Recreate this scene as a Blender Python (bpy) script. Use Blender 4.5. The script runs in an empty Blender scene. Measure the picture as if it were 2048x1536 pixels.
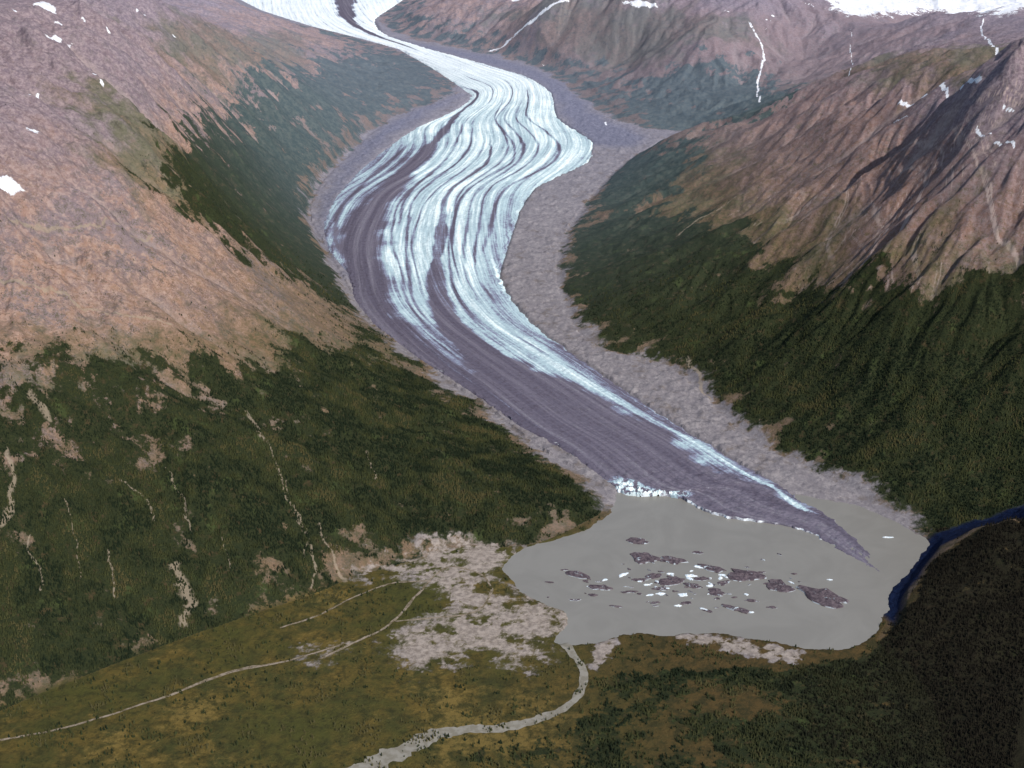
import bpy, math, random, time
import numpy as np
from mathutils import Vector
T0=time.time()
rng=np.random.default_rng(7); random.seed(7)
sc=bpy.context.scene
# ------------------------------------------------------------------ survey camera
FPX=2472.0; PIT=math.radians(22.0); CZ=3000.0
cp,sp=math.cos(PIT),math.sin(PIT)
cam=bpy.data.cameras.new("camera"); co=bpy.data.objects.new("camera",cam); sc.collection.objects.link(co)
co.location=(0,0,CZ); co.rotation_euler=(math.radians(90-22),0,0)
cam.sensor_width=36; cam.lens=36*FPX/2048; cam.clip_start=10; cam.clip_end=200000
sc.camera=co
def rays(P):
    P=np.asarray(P,float); a=(P[:,0]-1024)/FPX; b=(768-P[:,1])/FPX
    return np.stack([a,cp+sp*b,-sp+cp*b],1)
ZY=np.array([0,5500,6300,7200,8500,11200,13400,16000,18100,21200,23700,30000,60000.])
ZZ=np.array([3,4,18,40,80,200,320,450,600,850,1050,1500,2200.])
def zf(y): return np.interp(y,ZY,ZZ)
def atz(P,z):
    d=rays(P); z=np.asarray(z,float); t=(CZ-z)/(-d[:,2]); return np.stack([d[:,0]*t,d[:,1]*t],1)
def floorpt(P):
    z=np.zeros(len(P))
    for _ in range(40):
        q=atz(P,z); z=0.5*z+0.5*zf(q[:,1])
    return atz(P,z)
# ------------------------------------------------------------------ noise helpers
perm=rng.permutation(512); perm=np.concatenate([perm,perm]); ang=rng.random(512)*2*np.pi
GX,GY=np.cos(ang).astype(np.float32),np.sin(ang).astype(np.float32)
def perlin(x,y):
    xi=np.floor(x).astype(np.int64); yi=np.floor(y).astype(np.int64)
    xf=(x-xi).astype(np.float32); yf=(y-yi).astype(np.float32)
    u=xf*xf*xf*(xf*(xf*6-15)+10); v=yf*yf*yf*(yf*(yf*6-15)+10)
    def g(ix,iy,dx,dy):
        h=perm[(perm[ix&511]+iy)&511]; return GX[h]*dx+GY[h]*dy
    a=g(xi,yi,xf,yf); b=g(xi+1,yi,xf-1,yf); c=g(xi,yi+1,xf,yf-1); d=g(xi+1,yi+1,xf-1,yf-1)
    return ((a+(b-a)*u)*(1-v)+(c+(d-c)*u)*v)*1.5
def fbm(x,y,s,o=4,gain=.5):
    r=0;a=1;f=1/s
    for i in range(o):
        r=r+a*perlin(x*f+17.3*i,y*f-9.1*i); a*=gain; f*=2.03
    return r
def sst(a,b,x):
    t=np.clip((x-a)/(b-a),0,1); return t*t*(3-2*t)
def erosion(px,py,dx,dy):
    ix=np.floor(px); iy=np.floor(py); fx=px-ix; fy=py-iy
    ix=ix.astype(np.int64); iy=iy.astype(np.int64)
    va=0;vx=0;vy=0;wt=0
    for i in range(-1,3):
        for j in range(-1,3):
            h=perm[(perm[(ix+i-1)&511]+iy+j-1)&511]
            ppx=fx-(i-1)-(h%23)/46.; ppy=fy-(j-1)-(h%29)/58.
            d=ppx*ppx+ppy*ppy; w=np.exp(-2*d).astype(np.float32)
            m=(ppx*dx+ppy*dy)*2*np.pi
            va=va+np.cos(m)*w; s=-np.sin(m)*w; vx=vx+s*dx; vy=vy+s*dy; wt=wt+w
    return va/wt,vx/wt,vy/wt
def chaikin(P,n=1):
    P=np.asarray(P,float)
    for _ in range(n):
        Q=np.roll(P,-1,0); A=.75*P+.25*Q; B=.25*P+.75*Q
        P=np.stack([A,B],1).reshape(-1,2)
    return P
def sdpoly(P,X,Y,pad=400.):
    P=np.asarray(P,float); out=np.full(X.shape,pad,np.float32)
    m=(X>P[:,0].min()-pad)&(X<P[:,0].max()+pad)&(Y>P[:,1].min()-pad)&(Y<P[:,1].max()+pad)
    x=X[m];y=Y[m]
    if x.size==0: return out
    d2=np.full(x.shape,1e12); ins=np.zeros(x.shape,bool); n=len(P)
    for i in range(n):
        ax,ay=P[i]; bx,by=P[(i+1)%n]; ex,ey=bx-ax,by-ay; L=ex*ex+ey*ey+1e-9
        t=np.clip(((x-ax)*ex+(y-ay)*ey)/L,0,1)
        q=(x-ax-t*ex)**2+(y-ay-t*ey)**2; d2=np.minimum(d2,q)
        if ay!=by:
            c=((ay>y)!=(by>y))&(x<(ex*(y-ay)/ey+ax)); ins^=c
    s=np.sqrt(d2); s[ins]*=-1
    out[m]=np.minimum(s,pad); return out
def sdline(P,X,Y,pad=200.):
    P=np.asarray(P,float); out=np.full(X.shape,pad,np.float32)
    m=(X>P[:,0].min()-pad)&(X<P[:,0].max()+pad)&(Y>P[:,1].min()-pad)&(Y<P[:,1].max()+pad)
    x=X[m];y=Y[m]; d2=np.full(x.shape,pad*pad)
    for i in range(len(P)-1):
        ax,ay=P[i]; bx,by=P[i+1]; ex,ey=bx-ax,by-ay; L=ex*ex+ey*ey+1e-9
        t=np.clip(((x-ax)*ex+(y-ay)*ey)/L,0,1)
        d2=np.minimum(d2,(x-ax-t*ex)**2+(y-ay-t*ey)**2)
    out[m]=np.sqrt(d2); return out
# ------------------------------------------------------------------ plan of the valley
FLOOR=[(-300,1560),(0,1420),(300,1300),(500,1230),(640,1185),(700,1155),(850,1115),(930,1090),(1030,1095),(1100,1080),(1225,1015),
 (1205,970),(1138,930),(1068,890),(972,810),(880,755),(812,700),(728,635),(690,560),(650,490),(615,430),(640,368),(685,325),(760,252),
 (845,212),(930,184),(880,130),(790,98),(700,68),(540,35),(400,-5),(330,-35),(900,-45),(800,-5),(745,35),(775,62),(850,86),(960,106),(1070,134),(1140,180),
 (1210,235),(1290,262),(1400,262),(1285,297),(1222,345),(1175,400),(1130,460),(1105,540),(1135,640),(1185,695),(1320,722),(1390,772),(1490,880),(1590,925),
 (1700,985),(1850,1075),(1855,1098),(1810,1150),(1782,1180),(1778,1235),(1745,1290),(1850,1360),(1900,1536),(1950,2300),(-300,2300)]
F=chaikin(floorpt(FLOOR),1)
LAKE=[(1005,1130),(1060,1092),(1130,1078),(1190,1055),(1228,1022),(1240,965),(1400,960),(1600,990),(1640,1000),(1720,1010),(1800,1052),(1862,1082),
 (1845,1105),(1800,1155),(1772,1185),(1772,1230),(1738,1278),(1690,1298),(1620,1298),(1560,1282),(1500,1275),(1400,1262),(1330,1270),(1250,1262),(1190,1288),(1120,1288),
 (1118,1268),(1150,1240),(1110,1212),(1060,1192),(1025,1165)]
LK=chaikin(atz(LAKE,np.zeros(len(LAKE))),1)
ST=[((430,-25),(860,-35)),((520,20),(800,5)),((620,52),(752,38)),((725,78),(768,66)),((795,98),(835,90)),((860,135),(900,108)),((910,168),(980,130)),
 ((942,192),(1060,155)),((900,225),(1105,185)),((830,255),(1118,235)),((765,300),(1190,285)),((710,345),(1180,325)),((668,395),(1075,375)),((643,445),(1045,420)),
 ((650,495),(1022,490)),((690,545),(1005,550)),((705,600),(1030,600)),((745,650),(1080,655)),((830,715),(1150,705)),((930,780),(1250,775)),((1030,850),(1340,835)),
 ((1130,905),(1430,890)),((1240,983),(1525,950)),((1345,992),(1570,975)),((1440,1032),(1610,1005)),((1590,1056),(1665,1035)),((1690,1108),(1722,1085)),((1775,1164),(1785,1145))]
NS=len(ST)
SL=floorpt([s[0] for s in ST]); SR=floorpt([s[1] for s in ST])
# ------------------------------------------------------------------ terrain grid
NJ,NI=1500,1250
Y0,Y1=2300.,40000.
jj=np.arange(NJ); YS=Y0*(Y1/Y0)**(jj/(NJ-1)); WS=0.5*YS+900.
S=np.linspace(-1,1,NI)
X=(WS[:,None]*S[None,:]); Y=np.repeat(YS[:,None],NI,1)
CP=[(0,1300,120),(0,1200,230),(0,1000,500),(0,750,880),(0,600,1080),(0,450,1350),(0,250,1750),(0,100,2000),(0,0,2150),
 (300,1150,180),(300,1000,375),(300,850,570),(300,720,757),(300,600,930),(300,480,1113),(300,350,1330),(300,250,1520),(200,100,1900),(200,20,2050),(150,180,1780),
 (500,1150,120),(500,1000,300),(500,850,450),(500,700,600),(480,560,760),(450,430,950),(400,330,1080),(420,220,1200),(400,130,1380),(380,20,1750),(300,0,1950),
 (700,1000,180),(700,850,300),(700,740,330),(620,620,420),(550,500,560),(500,400,700),(850,1000,120),(850,880,170),(1000,970,110),(1000,1040,60),(1100,1000,70),(800,760,150),
 (560,340,520),(600,280,600),(520,240,850),(640,200,800),(600,130,950),(760,150,680),(820,140,620),(700,110,850),(500,60,1300),(560,90,1150),(430,50,1450),
 (1340,270,620),(1500,232,880),(1600,200,1100),(1700,158,1400),(1830,160,1600),(1960,126,1930),(2048,92,2060),(2150,90,2050),
 (1700,400,980),(1800,300,1240),(1880,330,1330),(1950,400,1250),(1950,280,1550),(1600,350,900),(1500,320,740),(1400,330,620),(1300,370,420),(1400,500,480),(1500,450,640),(1600,560,560),(1250,500,280),(1300,600,260),
 (1500,650,330),(1500,780,130),(1700,700,450),(1850,560,850),(2000,700,640),(1850,800,380),(1700,850,180),(2000,950,170),(1850,950,130),(2150,700,760),(2048,500,1050),
 (1400,195,620),(1500,170,700),(1300,180,600),(1250,120,760),(1500,100,1050),(1400,60,1250),(1600,120,900),(1500,0,1550),(1900,110,950),(1900,50,1350),(1700,60,1250),(1900,0,1650),(2048,0,1700),(2100,60,1350),
 (1100,60,1050),(1100,0,1450),(950,40,1020),(900,0,1250),(1200,60,1100),(1250,0,1500),(1000,80,830),
 (1880,1112,110),(1842,1170,105),(1818,1222,80),(1950,1052,180),(2048,1018,250),(2048,1150,200),(1950,1200,130),(2000,1400,70),(1850,1320,25),(2100,1500,70),(2150,1250,180)]
cpa=np.array(CP,float); cxy=atz(cpa[:,:2],cpa[:,2]); rz=cpa[:,2]-zf(cxy[:,1])
HID=[(2380,5480,60),(2750,5600,110),(2200,5420,30),(3900,12500,1200),(4200,14500,700),(3000,14200,450),(-4500,14500,1300),(-5500,19000,1300),(-7000,24000,1200),(-9000,17000,1500),
 (-2000,26500,600),(2500,26000,900),(8000,24000,1300),(9000,16000,900),(-1500,33000,700),(6000,33000,1000),(-8000,34000,1200),(-5500,9500,1900),(6000,9000,1700)]
h=np.array(HID,float); cxy=np.vstack([cxy,h[:,:2]]); rz=np.concatenate([rz,h[:,2]])
Fb=F[(F[:,1]>3000)]
allp=np.vstack([cxy,Fb]); allz=np.concatenate([rz,np.zeros(len(Fb))])
def kern(r): return np.power(r/1000.+1e-9,1.25)
D=np.linalg.norm(allp[:,None]-allp[None],axis=2); n=len(allp)
A=np.zeros((n+1,n+1)); A[:n,:n]=kern(D)+np.eye(n)*(-0.02); A[:n,n]=1; A[n,:n]=1
wts=np.linalg.solve(A,np.concatenate([allz,[0]]))
CJ,CI=376,314
cj=np.linspace(0,NJ-1,CJ)
cy=Y0*(Y1/Y0)**(cj/(NJ-1)); cw=0.5*cy+900.; cX=cw[:,None]*np.linspace(-1,1,CI)[None]; cY=np.repeat(cy[:,None],CI,1)
R=np.full(cX.shape,wts[n])
for k in range(n): R+=wts[k]*kern(np.hypot(cX-allp[k,0],cY-allp[k,1]))
for _ in range(2):
    P_=np.pad(R,1,mode='edge'); R=(P_[1:-1,1:-1]*4+P_[:-2,1:-1]+P_[2:,1:-1]+P_[1:-1,:-2]+P_[1:-1,2:])/8
def resamp(A,fj,fi):
    j0=np.clip(np.floor(fj).astype(int),0,A.shape[0]-2); i0=np.clip(np.floor(fi).astype(int),0,A.shape[1]-2)
    a=np.clip(fj-j0,0,1); b=np.clip(fi-i0,0,1)
    return A[j0,i0]*(1-a)*(1-b)+A[j0+1,i0]*a*(1-b)+A[j0,i0+1]*(1-a)*b+A[j0+1,i0+1]*a*b
fj=(jj/(NJ-1)*(CJ-1))[:,None]+np.zeros((1,NI)); fi=(np.arange(NI)/(NI-1)*(CI-1))[None]+np.zeros((NJ,1))
R=resamp(R,fj,fi)
dF=sdpoly(F,X,Y,pad=3000.)
toew=70+np.clip(Y-12000,0,9000)*.05
rise=np.where(dF>0,np.maximum(R,0.12*dF)*np.clip((dF+1)/toew,0,1)**1.2,0)
rise=np.minimum(rise,2400)
H=zf(Y)+rise
def samp(Hh,x,y):
    x=np.asarray(x,float);y=np.asarray(y,float)
    fj=np.log(np.clip(y,Y0,Y1)/Y0)/math.log(Y1/Y0)*(NJ-1); fi=(np.clip(x/(0.5*y+900.),-1,1)+1)/2*(NI-1)
    return resamp(Hh,fj,fi)
print("rbf",time.time()-T0)
def grads(Hh):
    Hs=np.gradient(Hh,axis=1)/(S[1]-S[0]); Hj=np.gradient(Hh,axis=0)/np.gradient(YS)[:,None]
    return Hs/WS[:,None], Hj-Hs*S[None]*0.5/WS[:,None]
gx,gy=grads(H); gm=np.hypot(gx,gy)+1e-4
k=np.minimum(1,gm*3)/gm; dx=(gy*k).astype(np.float32); dy=(-gx*k).astype(np.float32)
wx=fbm(X,Y,900,3)*150; wy=fbm(X+5000,Y,900,3)*150
e=0;ex=0;ey=0;a=1.0;f=1/600.
for o in range(5):
    v,vx,vy=erosion((X+wx)*f,(Y+wy)*f,dx+ey*1.2*0.6,dy-ex*1.2*0.6)
    e=e+v*a; ex=ex+vx*a; ey=ey+vy*a; a*=0.50; f*=2.05
e=e.astype(np.float32)
n350=fbm(X,Y,420,5,.6); n350b=fbm(X-3000,Y+800,420,5,.6)
vary=np.clip(.85+.6*fbm(X+222,Y-99,1300,2),.4,1.4)
amp=sst(0,700,dF)*sst(0.02,.3,gm)
rockn=fbm(X,Y,160,6,.6)
crag=np.abs(fbm(X+900,Y-400,600,4,.5)); crag2=np.abs(fbm(X-700,Y+1400,230,5,.55))
isR=sst(300,1200,X)*(Y<13500)
hi=sst(350,900,H-zf(Y))
isL=sst(300,-500,X)*sst(700,1300,H-zf(Y))
H2=H+amp*((42+20*isR*hi+12*isL)*vary*(e-.3)+ (9+6*isL)*rockn+34*(0.25-crag)+30*isL*(.2-crag2))+ sst(0,120,dF)*(1-amp)*6*rockn
print("ero",time.time()-T0)
# ------------------------------------------------------------------ floor, lake, glacier bed
dL=sdpoly(LK,X,Y,pad=600.)
gpoly=np.vstack([SL,SR[::-1]])
dG=sdpoly(gpoly,X,Y,pad=600.)
mor=fbm(X,Y,60,5,.65); mor2=np.abs(fbm(X+77,Y,170,5,.6))
fl=(dF<=0)
dLn=dL+fbm(X,Y,120,5,.6)*16
base=np.minimum(zf(Y),2.5+np.clip(dL,0,600)*.05+np.clip(Y-5800,0,99999)*.11)+ sst(0,120,dL)*(1.0*mor+ sst(5400,6500,Y)*(4*mor+15*(mor2-.1)+3)*sst(24000,15000,Y))
H2=np.where(fl,base,H2)
lk=sst(20,-25,dLn)
H2=H2*(1-lk)+(-14)*lk
H2=np.where(dG<-12,np.minimum(H2,zf(Y)-30*sst(-12,-60,dG)-3),H2)
H3=H2
def hit(P,G=None,st=12.):
    G=H if G is None else G
    d=rays(P); t=np.arange(3300,38000,st)
    xx=d[:,0:1]*t; yy=d[:,1:2]*t; zz=CZ+d[:,2:3]*t
    hh=samp(G,xx,yy); b=zz<hh; idx=np.where(b.any(1),b.argmax(1),len(t)-1)
    r=np.arange(len(d)); return np.stack([xx[r,idx],yy[r,idx]],1)
def mask(polys,w,warp=0,chk=1,G=None):
    m=np.zeros(X.shape,np.float32)
    for p in polys:
        q=chaikin(hit(p,G),chk); s=sdpoly(q,X+warp*n350,Y+warp*n350b,pad=max(4*w,200)); m=np.maximum(m,np.clip(.5-s/(2*w),0,1))
    return m
FL_=[[(-200,715),(0,705),(150,715),(300,700),(430,690),(560,700),(700,690),(800,715),(880,780),(975,835),(1075,890),(1230,990),(1232,1030),(1060,1085),(930,1085),(700,1150),(620,1185),(300,1310),(0,1430),(-200,1490)]]
FR_=[[(1130,470),(1230,420),(1340,415),(1470,460),(1560,540),(1700,570),(1880,555),(2048,580),(2200,580),(2200,1000),(2048,1015),(1920,1045),(1850,1076),(1700,985),(1590,920),(1490,870),(1390,765),(1320,715),(1190,690),(1140,620),(1130,540)]]
FM1=[[(350,250),(460,200),(540,220),(640,280),(670,325),(645,370),(610,430),(655,500),(700,580),(735,640),(600,560),(500,510),(400,450),(320,370),(330,300)],[(1150,430),(1230,325),(1345,275),(1420,285),(1340,380),(1210,440)]]
FM2=[[(440,190),(520,150),(620,120),(760,95),(850,115),(910,155),(870,190),(770,225),(730,265),(680,320),(600,330),(480,260)],
 [(1230,195),(1290,150),(1420,120),(1560,140),(1620,190),(1520,225),(1400,260),(1290,265)]]
FORB=[[(1180,1360),(1300,1345),(1450,1340),(1700,1325),(1770,1290),(1795,1245),(1845,1165),(1885,1105),(2048,1030),(2300,1030),(2300,1700),(850,1700),(880,1530),(980,1490),(1100,1470),(1200,1420)]]
up=fbm(X,Y,230,6,.66); ups=fbm(X-70,Y+30,70,4,.65)
mfl=mask(FL_,230,110); mfr=mask(FR_,210,120); mf2=np.maximum(mask(FM1,260,110),.95*mask(FM2,330,170)); mfb=mask(FORB,30,20)
zr=sst(700,250,H2-zf(Y))
forest=np.maximum(np.maximum(mfl*(.66+.26*zr),mfr*.93),mf2*.88)
bgr=np.maximum(sst(350,1150,X+fbm(X,Y,500,3)*250-350),sst(4300,3700,Y)*sst(0,700,X)*.25)
forest=np.maximum(forest,mfb*(.40+.52*bgr))
gul=np.clip(.5-.38*e,0,1).astype(np.float32)
forest=forest+np.where(forest>.08,.40*up+.12*ups-.20*sst(.72,.93,gul)*(X<300),0)
low=sst(460,60,H2-zf(Y))*(dF>0)*(Y>6000)
forest=np.maximum(forest,low*(.46+.38*up))
forest=np.clip(np.where(fl&(mfb<.2),0,forest),0,1)
forest=np.maximum(forest,.92*sst(2060,2120,X)*sst(5150,5250,Y)*sst(5850,5700,Y)*(dF>0))
DELTA=[[(700,1135),(820,1100),(940,1062),(1040,1098),(1010,1140),(985,1170),(1060,1195),(1110,1212),(1150,1240),(1120,1268),(1110,1295),(1080,1340),(1020,1350),(960,1310),(900,1340),(830,1350),(770,1330),(790,1270),(860,1235),(900,1190),(850,1155),(760,1160)],
 [(590,1290),(690,1290),(700,1320),(620,1325)]]
SAND=[[(1330,1268),(1440,1272),(1600,1295),(1610,1325),(1540,1320),(1440,1300),(1340,1285)],[(1180,1290),(1230,1270),(1240,1290),(1200,1340),(1180,1340)],[(1440,1288),(1560,1310),(1560,1330),(1480,1310)]]
delta=mask(DELTA,110,50); sand=mask(SAND,24,15)
n45=fbm(X+400,Y,75,5,.65); n90=fbm(X+40,Y-300,150,6,.62)
braid=.45-1.9*np.abs(fbm(X*.8+60*n45-900,Y*1.15+30*n350,150,4,.5))
dFw=dF+55*n350+35*n45
gravel=np.clip(.5-dFw/(2*95.)+.34,0,1)*sst(5500,5900,Y+ (X>1000)*300)
gravel=np.where((Y>5300)&(dF<190),gravel-.38*np.clip(n350b*1.5+.05,0,1)*sst(-330,-20,dF)*(Y>6200),0)
gravel=np.maximum(gravel,np.clip(delta*.72+(.30*n90+.34*braid)*(delta>.03)*sst(0,.4,delta),0,1))
gravel=np.maximum(gravel,np.clip(sand*.75+.6*n45*(sand>.05),0,1))
pale=np.clip(np.maximum(delta*1.3,sand*.9),0,1)
forest=np.where(dF>0,forest*(1-sst(.45,.75,gravel)),forest)
SNOW=[[(85,65),(110,72),(145,88),(140,97),(110,85)],[(-60,350),(0,352),(48,378),(45,390),(0,382),(-60,380)],
 [(1640,-60),(1640,5),(1700,38),(1800,30),(1900,22),(1960,35),(2048,28),(2250,35),(2250,-60)],
 [(45,252),(78,262),(72,270)],[(60,10),(90,0),(120,30),(90,25)],[(1240,2),(1300,5),(1330,18),(1250,15)],[(1000,-20),(1060,-20),(1030,8)]]
snow=np.maximum(mask(SNOW[:2]+SNOW[3:],30,0,1,H3),mask(SNOW[2:3],260,60,1,H3)*.93+0)
snow=snow-.16*np.clip(np.abs(n350)*2-.3,0,1)*(Y>14000)
for p,w in [([(1135,0),(1100,15),(1070,40),(1030,70),(980,102)],30),([(1497,45),(1520,80),(1530,120),(1515,165),(1520,205)],13),([(1965,40),(1975,80),(1990,110)],11),([(1700,60),(1705,130),(1700,150)],6),([(1958,166),(1925,175),(1890,182)],13),([(1885,184),(1850,192),(1800,203)],16),([(1955,262),(1985,270)],9),([(1990,285),(2030,300)],9),([(2008,214),(2030,222)],8),([(1790,243),(1815,234)],7)]:
    s=sdline(hit(p,H3)+rng.normal(0,4,(len(p),2)),X+18*n350,Y); snow=np.maximum(snow,np.clip(1.0-s/(2*w),0,1)*.93)
for (u,v) in [(345,70),(110,45),(215,60),(610,40),(1085,130),(1210,245),(60,190),(1450,20)]+[(random.randint(0,330),random.randint(0,200)) for _ in range(5)]+[(random.randint(1500,2000),random.randint(5,60)) for _ in range(8)]:
    s=sdline(hit([(u,v),(u+random.randint(3,16),v+random.randint(1,6))],H3),X,Y); snow=np.maximum(snow,np.clip(1.0-s/22.,0,1)*.88)
scar=np.zeros(X.shape,np.float32)
for p,w in [([(535,880),(560,950),(590,1040),(620,1110),(628,1172)],6),([(628,1045),(650,1090),(700,1160)],9),([(485,815),(520,870),(535,890)],15),
  ([(1480,390),(1400,440),(1350,480)],9),([(1560,420),(1500,450),(1450,480)],8),
  ([(1380,720),(1400,780),(1420,800)],12),([(0,900),(20,960),(10,1050)],13),([(350,1140),(390,1200),(360,1240)],20),([(250,960),(290,1000),(300,1050)],8),([(60,780),(90,830)],14),([(350,930),(380,1010),(385,1080)],5),([(130,1000),(150,1080),(140,1160)],4),([(450,1080),(470,1160)],4),([(730,900),(760,960)],6),([(570,960),(600,1060),(605,1130)],4),([(210,1100),(230,1190)],5),([(60,1080),(80,1180)],5),
  ([(0,560),(150,600),(350,650)],10),([(0,430),(180,440),(300,470)],10)]:
    s=sdline(hit(p,H3),X+40*n350,Y+40*n350b); scar=np.maximum(scar,np.clip(1.0-s/(2*w),0,1))
def fan(u,v,r0,r1,freq,am,a0,a1):
    ax,ay=hit([(u,v)])[0]; rx,ry=X-ax,Y-ay; r=np.hypot(rx,ry); th=np.degrees(np.arctan2(ry,rx))
    thr=np.radians(th)+.06*fbm(X,Y,500,3)
    nz=fbm(thr*freq,r/1500.,1.,4,.6)
    am_=sst(a0-12,a0+8,th)*sst(a1+12,a1-8,th)
    return sst(.2,.55,nz)*sst(r0*.3,r0,r)*sst(r1,r1*.6,r)*am*am_
scree=np.maximum(fan(1905,250,150,2300,24,.9,-178,-35),fan(1720,330,150,1700,19,.8,-178,-70))
scree=np.maximum(scree,fan(1560,360,100,900,14,.6,-178,-80))
scree=np.maximum(scree,sst(.72,.95,gul)*.5*hi*isR)
scree*=(1-.75*sst(.3,.6,forest))*(X>800)
TUN=[[(120,150),(260,180),(420,330),(520,450),(640,540),(500,520),(300,420),(200,330)],[(1340,280),(1480,300),(1560,420),(1700,430),(1750,520),(1950,420),(2100,560),(2100,620),(1850,590),(1600,600),(1400,470),(1250,440)],[(0,660),(300,650),(600,650),(800,680),(850,760),(500,780),(0,790)],
 [(900,0),(1500,40),(1600,120),(1300,140),(1150,130),(1000,60)],[(1560,110),(2048,80),(2048,110),(1700,160)],[(250,40),(620,60),(640,130),(500,170),(300,100)]]
tun=mask(TUN,320,200)
painted_shade=mask([[(1790,1250),(1766,1225),(1768,1180),(1845,1092),(1862,1076),(1925,1048),(2048,1010),(2150,990),(2150,1004),(2048,1026),(1950,1056),(1885,1092),(1842,1150),(1805,1205)]],16,16,0)
DM=[[(775,72),(840,90),(900,98),(1000,116),(1090,145),(1160,190),(1200,240),(1300,272),(1270,292),(1200,296),(1150,270),(1122,235),(1108,195),(1060,155),(980,130),(900,108),(830,95)],[(745,260),(690,320),(640,400),(632,440),(655,500),(690,560),(720,545),(690,510),(665,440),(690,370),(740,310),(800,260),(900,205),(930,185),(850,215)]]
dm=mask(DM,110,60)
print("masks",time.time()-T0)
# ------------------------------------------------------------------ node helper
class N:
    def __init__(s,name):
        s.m=bpy.data.materials.new(name); s.m.use_nodes=True; s.t=s.m.node_tree; s.n=s.t.nodes; s.l=s.t.links
        s.b=s.n["Principled BSDF"]; s.b.inputs["Roughness"].default_value=.95; s.b.inputs["Specular IOR Level"].default_value=.1
    def attr(s,a):
        x=s.n.new("ShaderNodeAttribute"); x.attribute_name=a; return x
    def put(s,i,v):
        if isinstance(v,(int,float)): i.default_value=v
        elif isinstance(v,tuple): i.default_value=v if len(v)==len(i.default_value) else (*v,1)
        else: s.l.new(v,i)
    def noise(s,vec,scale,det=6,rough=.6,lac=2.1,dist=0):
        x=s.n.new("ShaderNodeTexNoise"); s.put(x.inputs["Vector"],vec); x.inputs["Scale"].default_value=scale; x.inputs["Detail"].default_value=det
        x.inputs["Roughness"].default_value=rough; x.inputs["Lacunarity"].default_value=lac; x.inputs["Distortion"].default_value=dist; return x.outputs["Fac"]
    def math(s,op,a,b=0.,c=0.):
        x=s.n.new("ShaderNodeMath"); x.operation=op; s.put(x.inputs[0],a); s.put(x.inputs[1],b); s.put(x.inputs[2],c); return x.outputs[0]
    def cn(s,n,k): return s.math('MULTIPLY',s.math('SUBTRACT',n,.5),k)
    def mr(s,v,a,b,c=0.,d=1.,smooth=True):
        x=s.n.new("ShaderNodeMapRange"); x.interpolation_type='SMOOTHSTEP' if smooth else 'LINEAR'
        s.put(x.inputs[0],v); s.put(x.inputs[1],a); s.put(x.inputs[2],b); s.put(x.inputs[3],c); s.put(x.inputs[4],d); return x.outputs[0]
    def mix(s,f,a,b):
        x=s.n.new("ShaderNodeMix"); x.data_type='RGBA'; s.put(x.inputs[0],f); s.put(x.inputs[6],a); s.put(x.inputs[7],b); return x.outputs[2]
    def bump(s,h,dist,st=1.):
        x=s.n.new("ShaderNodeBump"); x.inputs["Distance"].default_value=dist; x.inputs["Strength"].default_value=st; s.put(x.inputs["Height"],h)
        s.l.new(x.outputs[0],s.b.inputs["Normal"])
    def pos(s): return s.n.new("ShaderNodeNewGeometry").outputs["Position"]
    def out(s,c): s.put(s.b.inputs["Base Color"],c); return s.m
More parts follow.
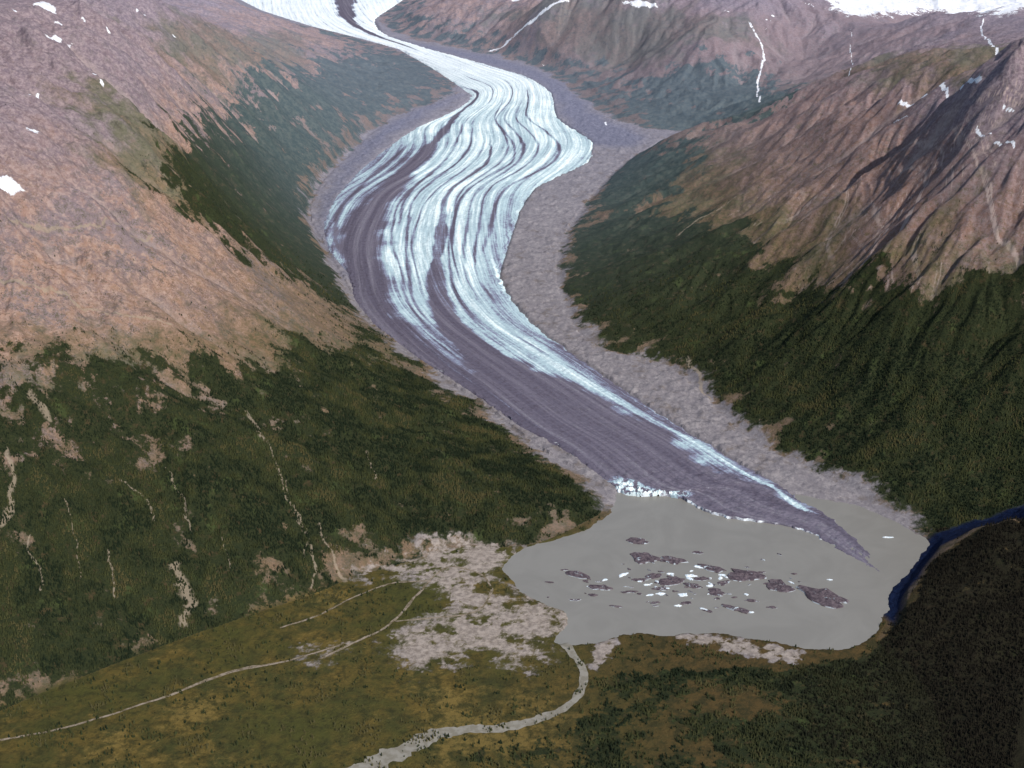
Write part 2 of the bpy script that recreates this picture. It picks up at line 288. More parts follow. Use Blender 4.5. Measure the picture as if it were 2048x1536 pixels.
def terrain_mat(name):
    M=N(name); P=M.pos(); sep=M.n.new("ShaderNodeSeparateXYZ"); M.put(sep.inputs[0],P); z=sep.outputs[2]; y=sep.outputs[1]; x=sep.outputs[0]
    big=M.noise(P,.0014,5,.6); med=M.noise(P,.007,8,.68); fine=M.noise(P,.035,8,.75); vf=M.noise(P,.12,5,.75); blot=M.noise(P,.018,9,.75)
    A=lambda a:M.attr(a).outputs["Fac"]
    gu=A("gully")
    rock=M.mix(M.mr(med,.40,.60),(.325,.200,.145),(.215,.155,.150))
    rock=M.mix(M.mr(fine,.42,.66),rock,(.41,.29,.235))
    rock=M.mix(M.math('MULTIPLY',M.mr(M.math('ADD',blot,M.cn(big,.8)),.50,.60),.7),rock,(.20,.165,.18))
    rgt=M.mr(x,400.,1500.)
    rock=M.mix(M.math('MULTIPLY',rgt,.75),rock,M.mix(M.mr(fine,.4,.6),(.205,.120,.098),(.235,.172,.170)))
    high=M.mr(M.math('ADD',z,M.math('MULTIPLY',big,900.)),1600.,2250.)
    rock=M.mix(M.math('MULTIPLY',high,.85),rock,M.mix(M.mr(fine,.38,.62),(.16,.125,.155),(.31,.25,.27)))
    spk=M.math('MULTIPLY',M.mr(M.math('ADD',blot,M.cn(vf,.9)),.52,.62),M.mr(z,1900.,700.,.3,.8))
    rock=M.mix(spk,rock,M.mix(M.mr(big,.42,.58),(.13,.082,.05),(.085,.078,.036)))
    rock=M.mix(M.math('MULTIPLY',M.mr(M.math('ADD',gu,M.math('MULTIPLY',fine,.25)),.78,1.0),.4),rock,(.37,.30,.28))
    rock=M.mix(M.math('MULTIPLY',M.mr(M.math('ADD',A("scree"),M.cn(fine,.9)),.25,.9),.85),rock,(.43,.335,.30))
    tn=M.mr(M.math('ADD',A("tundra"),M.cn(med,1.8)),.3,1.)
    tc=M.mix(M.mr(fine,.38,.62),(.085,.085,.032),(.19,.11,.052)); tc=M.mix(M.mr(big,.4,.6),tc,(.095,.105,.045))
    tc=M.mix(M.mr(blot,.52,.62),tc,(.040,.050,.02))
    c=M.mix(M.math('MULTIPLY',tn,.7),rock,tc)
    low=M.mr(M.math('ADD',M.math('MULTIPLY',z,.001),M.cn(blot,2.5)),1.1,.3)
    c=M.mix(M.math('MULTIPLY',low,.7),c,M.mix(M.mr(fine,.4,.6),(.065,.065,.026),(.14,.092,.05)))
    md=M.mix(M.mr(med,.36,.64),(.130,.092,.025),(.055,.056,.019)); md=M.mix(M.mr(big,.45,.62),md,(.068,.068,.019)); md=M.mix(M.math('MULTIPLY',M.mr(blot,.48,.62),.75),md,(.036,.036,.014))
    md=M.mix(M.math('MULTIPLY',M.mr(M.math('ADD',blot,M.cn(big,1.5)),.42,.25),.6),md,(.23,.16,.048)); md=M.mix(M.math('MULTIPLY',M.mr(fine,.48,.66),.55),md,(.03,.03,.013))
    md=M.mix(M.mr(x,-300.,900.),md,M.mix(M.mr(blot,.4,.6),(.090,.060,.023),(.042,.037,.016)))
    c=M.mix(A("meadow"),c,md)
    ff=M.math('ADD',A("forest"),M.math('ADD',M.cn(fine,.9),M.cn(vf,.4)))
    ffm=M.mr(ff,.38,.54)
    fc=M.mix(M.mr(vf,.3,.7),(.013,.020,.010),(.036,.041,.016)); fc=M.mix(M.mr(blot,.53,.65),fc,(.058,.044,.022)); fc=M.mix(M.mr(med,.56,.68),fc,(.048,.062,.022))
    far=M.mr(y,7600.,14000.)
    fc=M.mix(M.math('MULTIPLY',far,.9),fc,M.mix(M.mr(blot,.38,.62),(.024,.056,.046),(.080,.108,.085)))  # distant trees shift to blue-green, haze put into their colour
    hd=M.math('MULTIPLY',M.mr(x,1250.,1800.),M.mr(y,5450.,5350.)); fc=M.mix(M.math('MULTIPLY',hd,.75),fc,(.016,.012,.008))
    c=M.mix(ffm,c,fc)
    gf=M.math('ADD',A("gravel"),M.math('ADD',M.cn(blot,.9),M.cn(fine,.8)))
    gf=M.mr(gf,.32,.70)
    gc=M.mix(M.mr(fine,.36,.66),(.15,.138,.15),(.285,.262,.265)); gc=M.mix(M.mr(blot,.42,.62),gc,(.185,.17,.182)); gc=M.mix(M.math('MULTIPLY',M.mr(vf,.50,.70),.4),gc,(.10,.09,.095))
    gc=M.mix(M.math('MULTIPLY',M.mr(med,.53,.66),.6),gc,(.12,.098,.082)); gc=M.mix(M.math('MULTIPLY',M.mr(med,.47,.36),.5),gc,(.31,.285,.285))
    gc=M.mix(M.math('MULTIPLY',A("pale"),.85),gc,M.mix(M.mr(fine,.38,.62),(.20,.165,.135),(.37,.315,.265)))
    gc=M.mix(M.math('MULTIPLY',A("lateral"),.85),gc,M.mix(M.mr(fine,.40,.62),(.085,.09,.13),(.17,.17,.22)))
    c=M.mix(gf,c,gc)
    sf=M.math('ADD',A("scar"),M.cn(fine,1.1)); c=M.mix(M.math('MULTIPLY',M.mr(sf,.42,.8),.65),c,(.32,.26,.19))
    sn=M.mr(M.math('ADD',A("snow"),M.math('ADD',M.cn(fine,.9),M.math('ADD',M.cn(blot,.9),M.math('MULTIPLY',M.cn(med,1.6),M.mr(y,13000.,15000.))))),.46,.62); c=M.mix(sn,c,M.mix(M.mr(blot,.35,.65),(.66,.69,.76),(.85,.86,.88)))
    haze=M.math('MULTIPLY',M.mr(y,7800.,17500.),.74); ns=M.math('SUBTRACT',1.,sn); c=M.mix(M.math('MULTIPLY',haze,ns),c,M.mix(.40,c,(.25,.27,.39)))  # aerial haze mixed into the surface colour by distance up the valley
    c=M.mix(A("painted_shade"),c,M.mix(M.mr(fine,.4,.65),(.003,.007,.028),(.008,.018,.055)))  # bluff's shadow painted in as dark navy over the rock
    M.bump(M.math('ADD',M.math('MULTIPLY',fine,1.),M.math('MULTIPLY',vf,.4)),M.mr(A("gravel"),.3,.7,20.,9.),.7)
    return M.out(c)
def _bump(s,h,dist,st=1.):
    x=s.n.new("ShaderNodeBump"); s.put(x.inputs["Distance"],dist); x.inputs["Strength"].default_value=st; s.put(x.inputs["Height"],h)
    s.l.new(x.outputs[0],s.b.inputs["Normal"])
N.bump=_bump
TM=terrain_mat("terrain")
# ------------------------------------------------------------------ terrain objects
meadow=np.where(fl&(dG>0),1,0).astype(np.float32)
meadow=np.maximum(meadow*sst(6100,5300,Y), (mfb>.2)*.9).astype(np.float32)
meadow=np.maximum(meadow,sst(60,0,dF)*sst(5300,4800,Y)*.8)
lab=np.zeros(X.shape,np.int8)
out_=dF>0
left=X<np.interp(Y,[0,6000,9000,12000,16000,20000,40000],[900,600,-200,-200,0,-2200,-4000])
lab[out_&left&(Y<14300)]=1; lab[out_&left&(Y>=14300)]=2
lab[out_&~left&(Y<13900)]=3; lab[out_&~left&(Y>=13900)]=4
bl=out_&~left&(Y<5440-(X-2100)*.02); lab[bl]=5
coords=np.stack([X,Y,H3],-1).reshape(-1,3).astype(np.float32)
idx=np.arange(NJ*NI).reshape(NJ,NI)
quads=np.stack([idx[:-1,:-1],idx[:-1,1:],idx[1:,1:],idx[1:,:-1]],-1).reshape(-1,4)
flab=lab[:-1,:-1].reshape(-1)
attrs={"forest":forest,"gravel":gravel,"snow":snow,"scar":scar,"tundra":tun,"meadow":meadow,"gully":gul,"scree":scree,"pale":pale,"painted_shade":painted_shade,"lateral":dm}
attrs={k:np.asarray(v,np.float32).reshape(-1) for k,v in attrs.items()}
def mkmesh(name,co_,faces,at={},mat=None,smooth=True,nv=None):
    me=bpy.data.meshes.new(name); co_=np.asarray(co_,np.float32); faces=np.asarray(faces,np.int32); k=faces.shape[1]
    me.vertices.add(len(co_)); me.vertices.foreach_set("co",co_.ravel())
    me.loops.add(faces.size); me.loops.foreach_set("vertex_index",faces.ravel())
    me.polygons.add(len(faces)); me.polygons.foreach_set("loop_start",np.arange(0,faces.size,k,dtype=np.int32))
    me.polygons.foreach_set("use_smooth",np.full(len(faces),smooth))
    for a,v in at.items():
        v=np.asarray(v,np.float32)
        if v.ndim==2: x=me.attributes.new(a,'FLOAT_VECTOR','POINT'); x.data.foreach_set("vector",v.ravel())
        else: x=me.attributes.new(a,'FLOAT','POINT'); x.data.foreach_set("value",v)
    me.update(calc_edges=True)
    if mat: me.materials.append(mat)
    return me
def mkobj(name,me,label,cat,kind=None,group=None):
    o=bpy.data.objects.new(name,me); sc.collection.objects.link(o); o["label"]=label; o["category"]=cat
    if kind:o["kind"]=kind
    if group:o["group"]=group
    return o
TL={0:("ground","valley floor of grey gravel moraine and olive meadow","ground"),1:("mountain","brown rocky mountain with dark conifer forest on its lower slope","mountain"),
 2:("mountain","mountain spur and forest tinted for haze beside the upper glacier","mountain"),3:("mountain","brown ridged peak with gullies above a dark forested flank","mountain"),
 4:("mountain","distant grey mountains with snowfields and waterfalls above the valley","mountain"),5:("hill","dark wooded hill with a shade-painted bluff above the lake","hill")}
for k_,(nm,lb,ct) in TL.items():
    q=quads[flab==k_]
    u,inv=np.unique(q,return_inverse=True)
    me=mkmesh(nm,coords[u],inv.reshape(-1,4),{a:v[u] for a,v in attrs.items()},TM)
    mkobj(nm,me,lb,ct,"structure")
print("terrain",time.time()-T0)
# ------------------------------------------------------------------ lake
M=N("silty_water"); P=M.pos(); nn=M.noise(P,.0035,4,.6,dist=1.5)
M.b.inputs["Roughness"].default_value=.35; M.b.inputs["Specular IOR Level"].default_value=.35
M.bump(M.noise(P,.08,4,.6),.5,.25)
WM=M.out(M.mix(M.mr(nn,.3,.7),(.19,.182,.162),(.212,.204,.182)))
nx,ny=90,70
lx=np.linspace(LK[:,0].min()-60,LK[:,0].max()+60,nx); ly=np.linspace(LK[:,1].min()-60,LK[:,1].max()+60,ny)
GXX,GYY=np.meshgrid(lx,ly); sd=sdpoly(LK,GXX,GYY,600.)
ii=np.arange(nx*ny).reshape(ny,nx); q=np.stack([ii[:-1,:-1],ii[:-1,1:],ii[1:,1:],ii[1:,:-1]],-1).reshape(-1,4)
ok=(sd.reshape(-1)[q].min(1)<45); q=q[ok]; u,inv=np.unique(q,return_inverse=True)
mkobj("lake",mkmesh("lake",np.stack([GXX.ravel(),GYY.ravel(),np.zeros(nx*ny)],1)[u],inv.reshape(-1,4),{},WM),"still silty grey meltwater lake at the glacier terminus","lake","structure")
# ------------------------------------------------------------------ glacier
def crom(P,t):
    P=np.asarray(P); i=np.clip(np.floor(t).astype(int),0,len(P)-2); f=(t-i)[:,None]
    p0=P[np.clip(i-1,0,None)];p1=P[i];p2=P[i+1];p3=P[np.clip(i+2,None,len(P)-1)]
    return .5*((2*p1)+(-p0+p2)*f+(2*p0-5*p1+4*p2-p3)*f*f+(-p0+3*p1-3*p2+p3)*f**3)
NA=2600;NT=300
ts=np.linspace(0,NS-1,NA); L=crom(SL,ts); Rr=crom(SR,ts)
tt=np.linspace(0,1,NT); tt=.5-.5*np.cos(np.pi*tt)*(.6)-.5*.4*(1-2*tt)
tt=(tt-tt[0])/(tt[-1]-tt[0])
gxy=L[:,None]*(1-tt[None,:,None])+Rr[:,None]*tt[None,:,None]
mid=(L+Rr)/2; al=np.concatenate([[0],np.cumsum(np.linalg.norm(np.diff(mid,axis=0),axis=1))]); wid=np.linalg.norm(Rr-L,axis=1)
TTt=np.repeat(tt[None],NA,0); SS=np.repeat(ts[:,None],NT,1); gX=gxy[...,0];gY=gxy[...,1]
AL=np.repeat(al[:,None],NT,1); AC=(TTt-.5)*wid[:,None]
edge=np.minimum(TTt,1-TTt)*wid[:,None]
wob=fbm(AL,AC*.25+3,1300,4,.5)*.014
def band(pts,soft=.45):
    p=np.array(pts,float); c=np.interp(SS,p[:,0],p[:,1]); hw=np.interp(SS,p[:,0],p[:,2])
    inr=sst(p[0,0]-.8,p[0,0]+.4,SS)*sst(p[-1,0]+.8,p[-1,0]-.4,SS)
    hw=hw*(1+.45*fbm(AL+p[0,1]*9000,AC*0+p[-1,1]*700,600,4,.6))
    return (sst(1+soft,1-soft,np.abs(TTt-c-wob)/np.maximum(hw,1e-3)))*inr
w=np.full(SS.shape,.84)
w-= .34*sst(10.5,13.,SS)*sst(.76,.99,TTt)
w-= .38*sst(8.7,10.5,SS)*sst(.35,.16,TTt)
B0=band([(0,.6,.05),(1,.6,.06),(2,.6,.08),(3,.55,.07),(4,.5,.03)])
B1=band([(6.5,.05,.02),(7,.10,.02),(8,.14,.03),(9,.25,.022),(10,.22,.03),(11,.22,.045),(12,.27,.065),(13,.23,.095),(14,.20,.12),(15,.12,.13),(16,.08,.15),(17,.04,.15),(18,.0,.14),(19,.0,.14)],.6)
B2=band([(10,.5,.006),(11,.55,.010),(12,.57,.015),(13,.6,.022),(14,.62,.032),(15,.58,.045),(16,.53,.055),(17,.46,.09),(18,.42,.17),(19,.38,.29),(20,.38,.35),(21,.39,.39),(22,.41,.42),(23,.43,.44),(24,.44,.48),(25,.5,.7),(27,.5,.9)],.3)
w=w*(1-.9*B0); w=w*(1-.9*B1); w=w*(1-(.78+.19*sst(15.5,18,SS))*B2)
w=w*(1-.45*sst(16.5,19,SS)*sst(.88,1.,TTt))
w=w*(1-.26*sst(15.,18.5,SS)+.02*sst(18.5,19.5,SS))
w=w*(1-.6*sst(17,19,SS)*sst(.2,.05,TTt))
w=np.maximum(w,.38*band([(17.2,.17,.022),(18.5,.12,.014),(20,.10,.008)],.8))
for pts in ([(9,.4,.006),(12,.42,.009),(14,.44,.012),(17,.33,.014)],[(9,.62,.006),(12,.72,.009),(15,.76,.012),(18,.78,.014),(21,.97,.006)],[(8,.75,.006),(11,.85,.008),(14,.86,.012)],[(10,.1,.01),(14,.07,.014)],[(8,.5,.006),(11,.66,.009),(15,.67,.010),(17,.62,.01)],[(11,.36,.008),(15,.36,.012),(17,.3,.012)],
   [(10,.47,.005),(12,.5,.007),(16,.44,.008)],[(9,.7,.005),(13,.79,.007),(16,.85,.01)],[(7,.6,.006),(9,.56,.006),(12,.63,.006),(15,.71,.006)],[(6,.3,.01),(8,.36,.008),(10,.33,.008),(13,.39,.008)]):
    w=w*(1-.62*band(pts,.8))
w=np.maximum(w,.74*band([(18.2,.72,.08),(19,.79,.055),(20,.845,.038),(21,.885,.030),(22,.905,.028),(23,.91,.036),(24,.86,.045),(24.6,.8,.05)],.8))
ser=sst(21.5,21.9,SS)*sst(23.3,22.8,SS)*sst(.24,.10,TTt)*(fbm(gX,gY,38,4)>-.10)
w=np.maximum(w,ser*.95)
ridge=fbm(AC/1.,AL/14.,36,4,.55); crev=fbm(AC/1.6,AL,24,4,.65)
dome=sst(0,1,np.clip(edge/np.maximum(.22*wid[:,None],60),0,1))*np.clip(.02*wid[:,None],4,28)
toe=sst(20.8,22.,SS)
front=sst(0,16,edge+fbm(gX,gY,45,3)*12)
endf=sst(NS-1,NS-1.15,SS)
hgt=(-14+ (14+dome)*sst(0,45,edge))*(1-toe)+toe*(-12+ (26+np.clip(dome*.4,0,8)+5*fbm(gX,gY,60,3))*front*np.interp(SS,[24,25,26,27],[1,.75,.5,.3])*endf)
gz=zf(gY)*(1-toe)+hgt
gz+=(ridge*5.0*(.4+.6*w)+crev*2.6*w+1.5*crev)*sst(0,60,edge)+ser*np.abs(fbm(gX,gY,18,2))*16
gX=gX+fbm(gX,gY,110,4,.6)*26*sst(110,0,edge)*(.4+.6*sst(23.5,22.5,SS))
ii=np.arange(NA*NT).reshape(NA,NT); q=np.stack([ii[:-1,:-1],ii[:-1,1:],ii[1:,1:],ii[1:,:-1]],-1).reshape(-1,4)[:,::-1]
M=N("glacier_ice")
fl_=M.attr("flow").outputs["Vector"]; wa=M.attr("clean").outputs["Fac"]; P=M.pos()
def sc_(v,s):
    x=M.n.new("ShaderNodeVectorMath"); x.operation='MULTIPLY'; M.put(x.inputs[0],v); x.inputs[1].default_value=s; return x.outputs[0]
st1=M.noise(sc_(fl_,(.016,.0003,1)),1.,6,.66); st2=M.noise(sc_(fl_,(.055,.0018,1)),1.,5,.66); cr=M.noise(sc_(fl_,(.018,.045,1)),1.,6,.75,dist=.3); pn=M.noise(P,.03,7,.75)
pt=M.noise(P,.0022,5,.6)
f=M.math('ADD',wa,M.math('ADD',M.cn(st1,2.2),M.math('ADD',M.cn(st2,.7),M.math('ADD',M.cn(pn,.7),M.cn(cr,.45)))))
f=M.math('ADD',f,M.cn(pt,.7))
f=M.math('MULTIPLY',f,M.mr(wa,.0,.22))
deb=M.mix(M.mr(st1,.40,.60),(.10,.090,.122),(.145,.132,.168)); deb=M.mix(M.mr(pn,.45,.7),deb,(.075,.063,.084)); deb=M.mix(M.math('MULTIPLY',M.mr(M.math('ADD',pn,M.cn(st1,1.2)),.58,.7),.45),deb,(.25,.245,.28))
ice=M.mix(M.mr(f,.34,.66),(.20,.215,.30),(.37,.49,.53)); ice=M.mix(M.mr(f,.64,1.2),ice,(.78,.87,.86))  # stripes fall to blue-grey, crevasse shade put into the ice colour
c=M.mix(M.mr(f,.12,.44),deb,ice)
c=M.mix(M.math('MULTIPLY',M.mr(cr,.52,.70),M.mr(wa,.2,.8,0.,.45)),c,(.28,.42,.48))
g=M.n.new("ShaderNodeNewGeometry"); sx=M.n.new("ShaderNodeSeparateXYZ"); M.put(sx.inputs[0],g.outputs["Normal"])
szp=M.n.new("ShaderNodeSeparateXYZ"); M.put(szp.inputs[0],g.outputs["Position"])
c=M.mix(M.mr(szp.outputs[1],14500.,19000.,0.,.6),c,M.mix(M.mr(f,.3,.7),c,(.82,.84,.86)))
cl=M.math('MULTIPLY',M.mr(sx.outputs[2],.72,.5),M.mr(szp.outputs[2],55.,30.)); cl=M.math('MULTIPLY',cl,M.mr(M.noise(P,.012,3,.6),.45,.6))
c=M.mix(cl,c,(.75,.80,.84))
M.bump(M.math('ADD',M.math('MULTIPLY',st2,.6),M.math('ADD',cr,M.math('MULTIPLY',pn,1.))),7.,.5)
M.b.inputs["Roughness"].default_value=.8
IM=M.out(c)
mkobj("glacier",mkmesh("glacier",np.stack([gX.ravel(),gY.ravel(),gz.ravel()],1),q,{"flow":np.stack([AC.ravel(),AL.ravel(),np.zeros(AC.size)],1),"clean":w.ravel()},IM),
 "long winding white glacier striped with dark moraine bands, ending in lake","glacier","structure")
print("glacier",time.time()-T0)
# ------------------------------------------------------------------ icebergs
M=N("iceberg_debris"); P=M.pos(); pn=M.noise(P,.06,6,.7); g=M.n.new("ShaderNodeNewGeometry"); sx=M.n.new("ShaderNodeSeparateXYZ"); M.put(sx.inputs[0],g.outputs["Normal"])
top=M.mix(M.mr(pn,.35,.65),(.05,.038,.048),(.13,.105,.115)); top=M.mix(M.mr(M.noise(P,.025,5,.7),.6,.68),top,(.5,.58,.62))
BD=M.out(M.mix(M.math('MULTIPLY',M.mr(sx.outputs[2],.6,.35),M.mr(M.noise(P,.02,3,.6),.45,.55)),top,(.45,.5,.54))); M.bump(pn,5.,.8)
M=N("iceberg_ice"); P=M.pos(); pn=M.noise(P,.08,6,.7); BI=M.out(M.mix(M.mr(pn,.35,.65),(.45,.55,.62),(.85,.88,.9))); M.bump(pn,5.,.8)
def berg(u,v,wpx,asp=.5,angd=-30,kind=0):
    x,y=atz([(u,v)],[0])[0]; r=wpx*.5*2.35
    n=18; rr=np.random.default_rng(int(u*7+v)); a=np.arange(n)/n*2*np.pi
    rad=1+.30*rr.standard_normal(n).clip(-1.2,1.2); rad=(rad*1.4+np.roll(rad,1))/2.4+rr.uniform(-.12,.12,n)
    hh=min(max(2.2,r*.09),9)*(1.3 if kind else 1)
    vs=[];ca,sa=math.cos(math.radians(angd)),math.sin(math.radians(angd))
    for (k,z,nz) in [(1.05,-4,0),(1.0,.4,0),(.95,.8,.15),(.8,1.0,.4),(.5,1.1,.5),(.22,1.25,.5)]:
        for i in range(n):
            X_=math.cos(a[i])*rad[i]*k*r; Y_=math.sin(a[i])*rad[i]*k*r*asp
            zz=z if z<0 else hh*(z+nz*rr.uniform(-1,1))
            vs.append((X_*ca-Y_*sa,X_*sa+Y_*ca,zz))
    vs.append((0,0,hh*1.2)); fs=[]
    for k in range(5):
        for i in range(n):
            j=(i+1)%n; fs.append((k*n+i,k*n+j,(k+1)*n+j,(k+1)*n+i))
    for i in range(n): fs.append((5*n+i,5*n+(i+1)%n,6*n))
    me=bpy.data.meshes.new("iceberg"); me.from_pydata(vs,[],fs); me.materials.append(BI if kind else BD)
    o=mkobj("iceberg",me,("small clean white iceberg floating on the grey lake" if kind else ("large " if wpx>70 else "")+"low dark iceberg coated in rock debris on the lake"),"iceberg",None,"icebergs floating on the lake")
    o.location=(x,y,0)
BG=[(1270,1081,46,.55,-5),(1290,1115,58,.75,-40),(1345,1121,50,.55,-15),(1425,1138,52,.45,-25),(1490,1151,72,.6,-15),(1556,1172,58,.65,-40),(1650,1196,98,.5,-38),(1345,1163,52,.5,20),(1385,1172,34,.5,-20),(1433,1184,34,.8,-40),
 (1160,1151,52,.4,-30),(1202,1176,48,.35,-10),(1280,1160,28,.5,0),(1308,1152,34,.6,30),(1474,1219,50,.3,-30),(1505,1202,28,.3,-10),(1405,1158,30,.6,0),(1322,1178,30,.4,0),(1448,1165,24,.5,20),(1262,1184,24,.4,0),(1372,1206,26,.4,10),(1412,1221,22,.4,-30),
 (1230,1213,26,.3,-10),(1545,1215,20,.4,0),(1150,1200,24,.3,0),(1186,1190,18,.5,0),(1395,1105,24,.4,0),(1310,1206,22,.4,10),(1100,1165,18,.4,0),(1520,1145,20,.4,0),(1130,1140,14,.4,0),(1588,1148,14,.4,0)]
for b in BG: berg(*b)
for b in [(1246,1150,22,.4,40),(1398,1134,20,.4,-20),(1322,1188,18,.5,0),(1366,1190,20,.6,10),(1357,1212,14,.5,0),(1408,1219,18,.3,-30),(1775,1075,22,.2,0),(1380,1152,20,.5,0),(1340,1148,12,.5,0),(1420,1172,14,.5,0),(1294,1170,12,.5,0),(1500,1225,12,.4,0),(1443,1150,12,.5,0),(1210,1160,12,.4,20),(1660,1160,10,.4,0)]: berg(*b,kind=1)
rb=np.random.default_rng(3)
for i in range(75):
    u=1365+rb.standard_normal()*95; v=1170+rb.standard_normal()*24
    if u<1080 or u>1690 or v<1105 or v>1240: continue
    berg(u,v,rb.uniform(4,13),rb.uniform(.25,.7),rb.uniform(-60,40),kind=int(rb.random()<.4))
# ------------------------------------------------------------------ river and tracks
def ribbon(name,pts,wid_,mat,label,cat,lift=1.2,step=12.,jit=.15):
    q=hit(pts); t=np.linspace(0,len(q)-1,200*len(q)); c=crom(q,t)
    dist=np.concatenate([[0],np.cumsum(np.linalg.norm(np.diff(c,axis=0),axis=1))]); m=int(dist[-1]/step)+2
    dd=np.linspace(0,dist[-1],m); c=np.stack([np.interp(dd,dist,c[:,0]),np.interp(dd,dist,c[:,1])],1)
    ws=np.interp(np.interp(dd,dist,t),np.arange(len(q)),wid_)
    tg=np.gradient(c,axis=0); tg/=np.linalg.norm(tg,axis=1)[:,None]; nr=np.stack([-tg[:,1],tg[:,0]],1)
    c=c+nr*(fbm(dd,dd*0+7,160,3)*5)[:,None]
    K=7; rows=[]
    jl=fbm(dd,dd*0+len(pts),70,4,.6)*jit; jr=fbm(dd,dd*0+50,70,4,.6)*jit
    for k in range(K):
        s=(k/(K-1)-.5); off=s*ws*(1+ (jl if s<0 else jr)*2)
        p=c+nr*off[:,None]; zz=samp(H3,p[:,0],p[:,1])+lift; rows.append(np.column_stack([p,zz]))
    V=np.stack(rows,1)
    if cat=="river": V[:,:,2]=V[:,:,2].max(1)[:,None]*.8+V[:,:,2]*.2
    ii=np.arange(m*K).reshape(m,K); f=np.stack([ii[:-1,:-1],ii[:-1,1:],ii[1:,1:],ii[1:,:-1]],-1).reshape(-1,4)[:,::-1]
    mkobj(name,mkmesh(name,V.reshape(-1,3),f,{},mat),label,cat,"structure")
M=N("river_water"); P=M.pos(); RM=M.out(M.mix(M.mr(M.noise(P,.03,5,.6),.4,.6),(.18,.165,.13),(.24,.225,.19))); M.b.inputs["Roughness"].default_value=.5
M=N("gravel_track"); P=M.pos(); GM=M.out(M.mix(M.mr(M.noise(P,.03,7,.8),.40,.58),(.10,.08,.045),(.26,.215,.165)))
ribbon("river",[(640,1640),(720,1552),(780,1515),(850,1482),(900,1465),(1000,1457),(1080,1440),(1140,1410),(1165,1370),(1160,1330),(1125,1285)],[120,115,98,75,58,46,38,34,30,30,50],RM,"pale grey silty river winding out of the lake","river",1.0,jit=.25)
ribbon("road",[(-150,1520),(0,1485),(150,1452),(330,1395),(430,1358),(480,1342),(560,1325),(640,1305),(700,1285)],[13,12,11,11,16,20,11,10,10],GM,"pale gravel road crossing the olive meadow","road")
ribbon("path",[(560,1258),(640,1232),(700,1200),(760,1175),(800,1166),(862,1162)],[10,9,10,10,10,10],GM,"pale gravel track along the foot of the mountain","path",jit=.3)
ribbon("path",[(640,1320),(700,1290),(760,1262),(800,1232),(830,1195),(860,1163)],[10,11,12,14,12,12],GM,"branching gravel track leading to the lake outlet flats","path",jit=.3)
ribbon("path",[(790,1245),(870,1238),(930,1232),(965,1215),(985,1180)],[8,10,12,12,12],GM,"short gravel track over the outwash flats","path",jit=.3)
ribbon("path",[(985,1180),(960,1150),(900,1135),(860,1160)],[10,9,9,9],GM,"faint gravel track beside the grey lake","path",jit=.3)
# ------------------------------------------------------------------ conifer forest
NC=1000000
cx=rng.uniform(-4300,4300,NC); cy_=3300+ (9300-3300)*rng.random(NC)**1.15
m=np.abs(cx)<.46*cy_+150; cx=cx[m];cy_=cy_[m]
fo=samp(forest,cx,cy_); md_=samp(meadow,cx,cy_); gvv=samp(gravel,cx,cy_); hz=samp(H3,cx,cy_); sh_=samp(painted_shade,cx,cy_)
bg_=samp(bgr*mfb,cx,cy_); hl=samp(bl.astype(float),cx,cy_)
pn=fbm(cx,cy_,140,4,.6); pn2=fbm(cx+999,cy_,45,4,.65); pn3=fbm(cx+99,cy_+55,420,3,.55)
pr=sst(.36,.85,fo+pn2*.5)*.75*sst(.4,.1,gvv)
pr=np.maximum(pr,(md_>.5)*sst(.25,.8,pn*1.1+pn2*.9)*.30*sst(.35,.1,gvv))
pr=pr*(1-sst(6000,9300,cy_))*(1-sst(.2,.6,sh_))
ac=(rng.random(len(cx))<pr)&(hz>1.5)
cx,cy_,hz=cx[ac],cy_[ac],hz[ac]; nt=len(cx); print("trees",nt)
kk=5; hh=rng.uniform(7,18,nt)*(1-.35*sst(300,800,hz)); rr=hh*rng.uniform(.22,.36,nt); a0=rng.random(nt)*6.28
V=np.zeros((nt,2*kk+2,3),np.float32)
for i in range(kk):
    a=a0+i*2*np.pi/kk; ra=rr*rng.uniform(.8,1.2,nt)
    V[:,i,0]=cx+np.cos(a)*ra;V[:,i,1]=cy_+np.sin(a)*ra;V[:,i,2]=hz+hh*.04-1
    V[:,kk+1+i,0]=cx+np.cos(a+.6)*ra*.6;V[:,kk+1+i,1]=cy_+np.sin(a+.6)*ra*.6;V[:,kk+1+i,2]=hz+hh*.42
V[:,kk,0]=cx;V[:,kk,1]=cy_;V[:,kk,2]=hz+hh*.68; V[:,2*kk+1,0]=cx;V[:,2*kk+1,1]=cy_;V[:,2*kk+1,2]=hz+hh
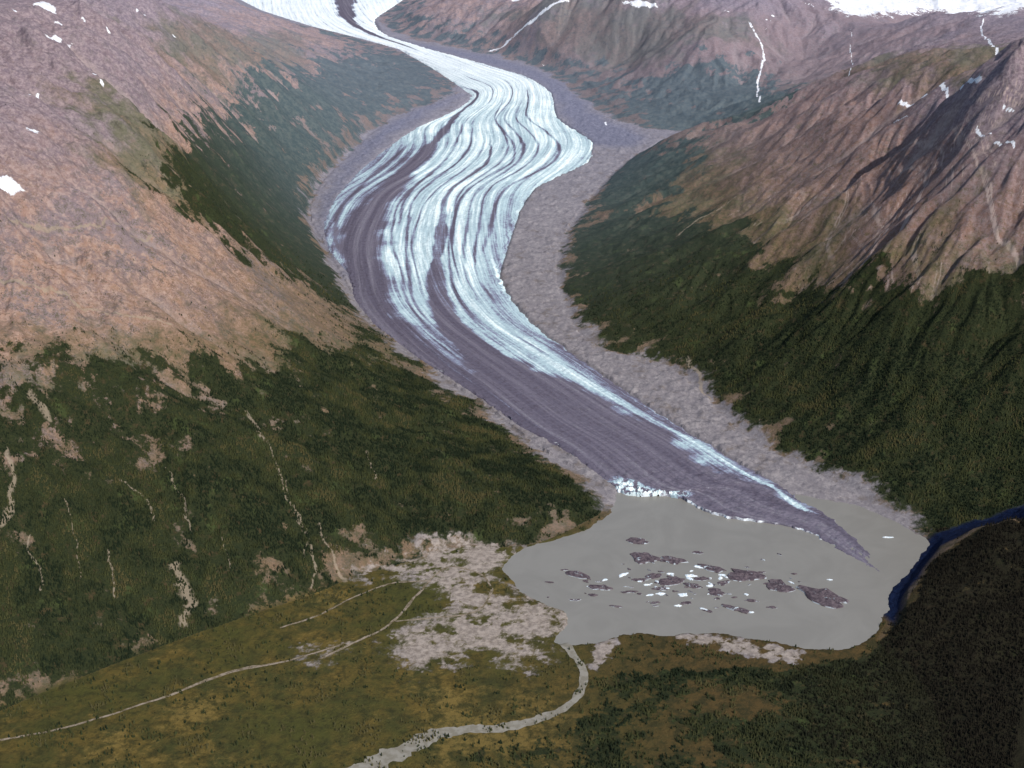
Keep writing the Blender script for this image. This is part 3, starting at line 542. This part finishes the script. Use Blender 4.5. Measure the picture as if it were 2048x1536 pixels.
tri=np.array([(i,(i+1)%kk,kk) for i in range(kk)]+[(kk+1+i,kk+1+(i+1)%kk,2*kk+1) for i in range(kk)])
Fc=(np.arange(nt)[:,None,None]*(2*kk+2)+tri[None]).reshape(-1,3)
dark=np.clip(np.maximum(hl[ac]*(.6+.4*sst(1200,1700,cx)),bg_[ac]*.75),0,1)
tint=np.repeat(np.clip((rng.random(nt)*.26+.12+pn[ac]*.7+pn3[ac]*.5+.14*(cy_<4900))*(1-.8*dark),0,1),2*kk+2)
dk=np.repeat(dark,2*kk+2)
M=N("conifer_foliage"); tv=M.attr("tint").outputs["Fac"]; dv=M.attr("dark").outputs["Fac"]
fcol=M.mix(M.mr(tv,.60,1.0),M.mix(M.mr(tv,.0,.65),(.013,.020,.010),(.042,.047,.018)),(.070,.062,.026))
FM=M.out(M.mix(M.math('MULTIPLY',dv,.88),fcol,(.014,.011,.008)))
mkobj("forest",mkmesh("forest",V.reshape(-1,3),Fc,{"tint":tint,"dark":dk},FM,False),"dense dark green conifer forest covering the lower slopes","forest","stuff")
print("forest",time.time()-T0)
# ------------------------------------------------------------------ light
el=math.radians(45); sd_=Vector((.58,-.64,0)).normalized()*math.cos(el); sd_.z=math.sin(el)
sun=bpy.data.lights.new("sun",'SUN'); sun.energy=4.4; sun.angle=math.radians(.5); sun.color=(1,.94,.87)
so=bpy.data.objects.new("sun",sun); sc.collection.objects.link(so); so.rotation_euler=sd_.to_track_quat('Z','Y').to_euler(); so.location=(0,0,5000)
w_=bpy.data.worlds.new("World"); sc.world=w_; w_.use_nodes=True; nt_=w_.node_tree
sky=nt_.nodes.new("ShaderNodeTexSky"); sky.sky_type='NISHITA'; sky.sun_disc=False; sky.sun_elevation=el; sky.sun_rotation=math.atan2(sd_.x,sd_.y)
nt_.links.new(sky.outputs[0],nt_.nodes["Background"].inputs[0]); nt_.nodes["Background"].inputs[1].default_value=.13
sc.view_settings.view_transform='Standard'; sc.view_settings.look='None'; sc.view_settings.exposure=0
print("done",time.time()-T0)
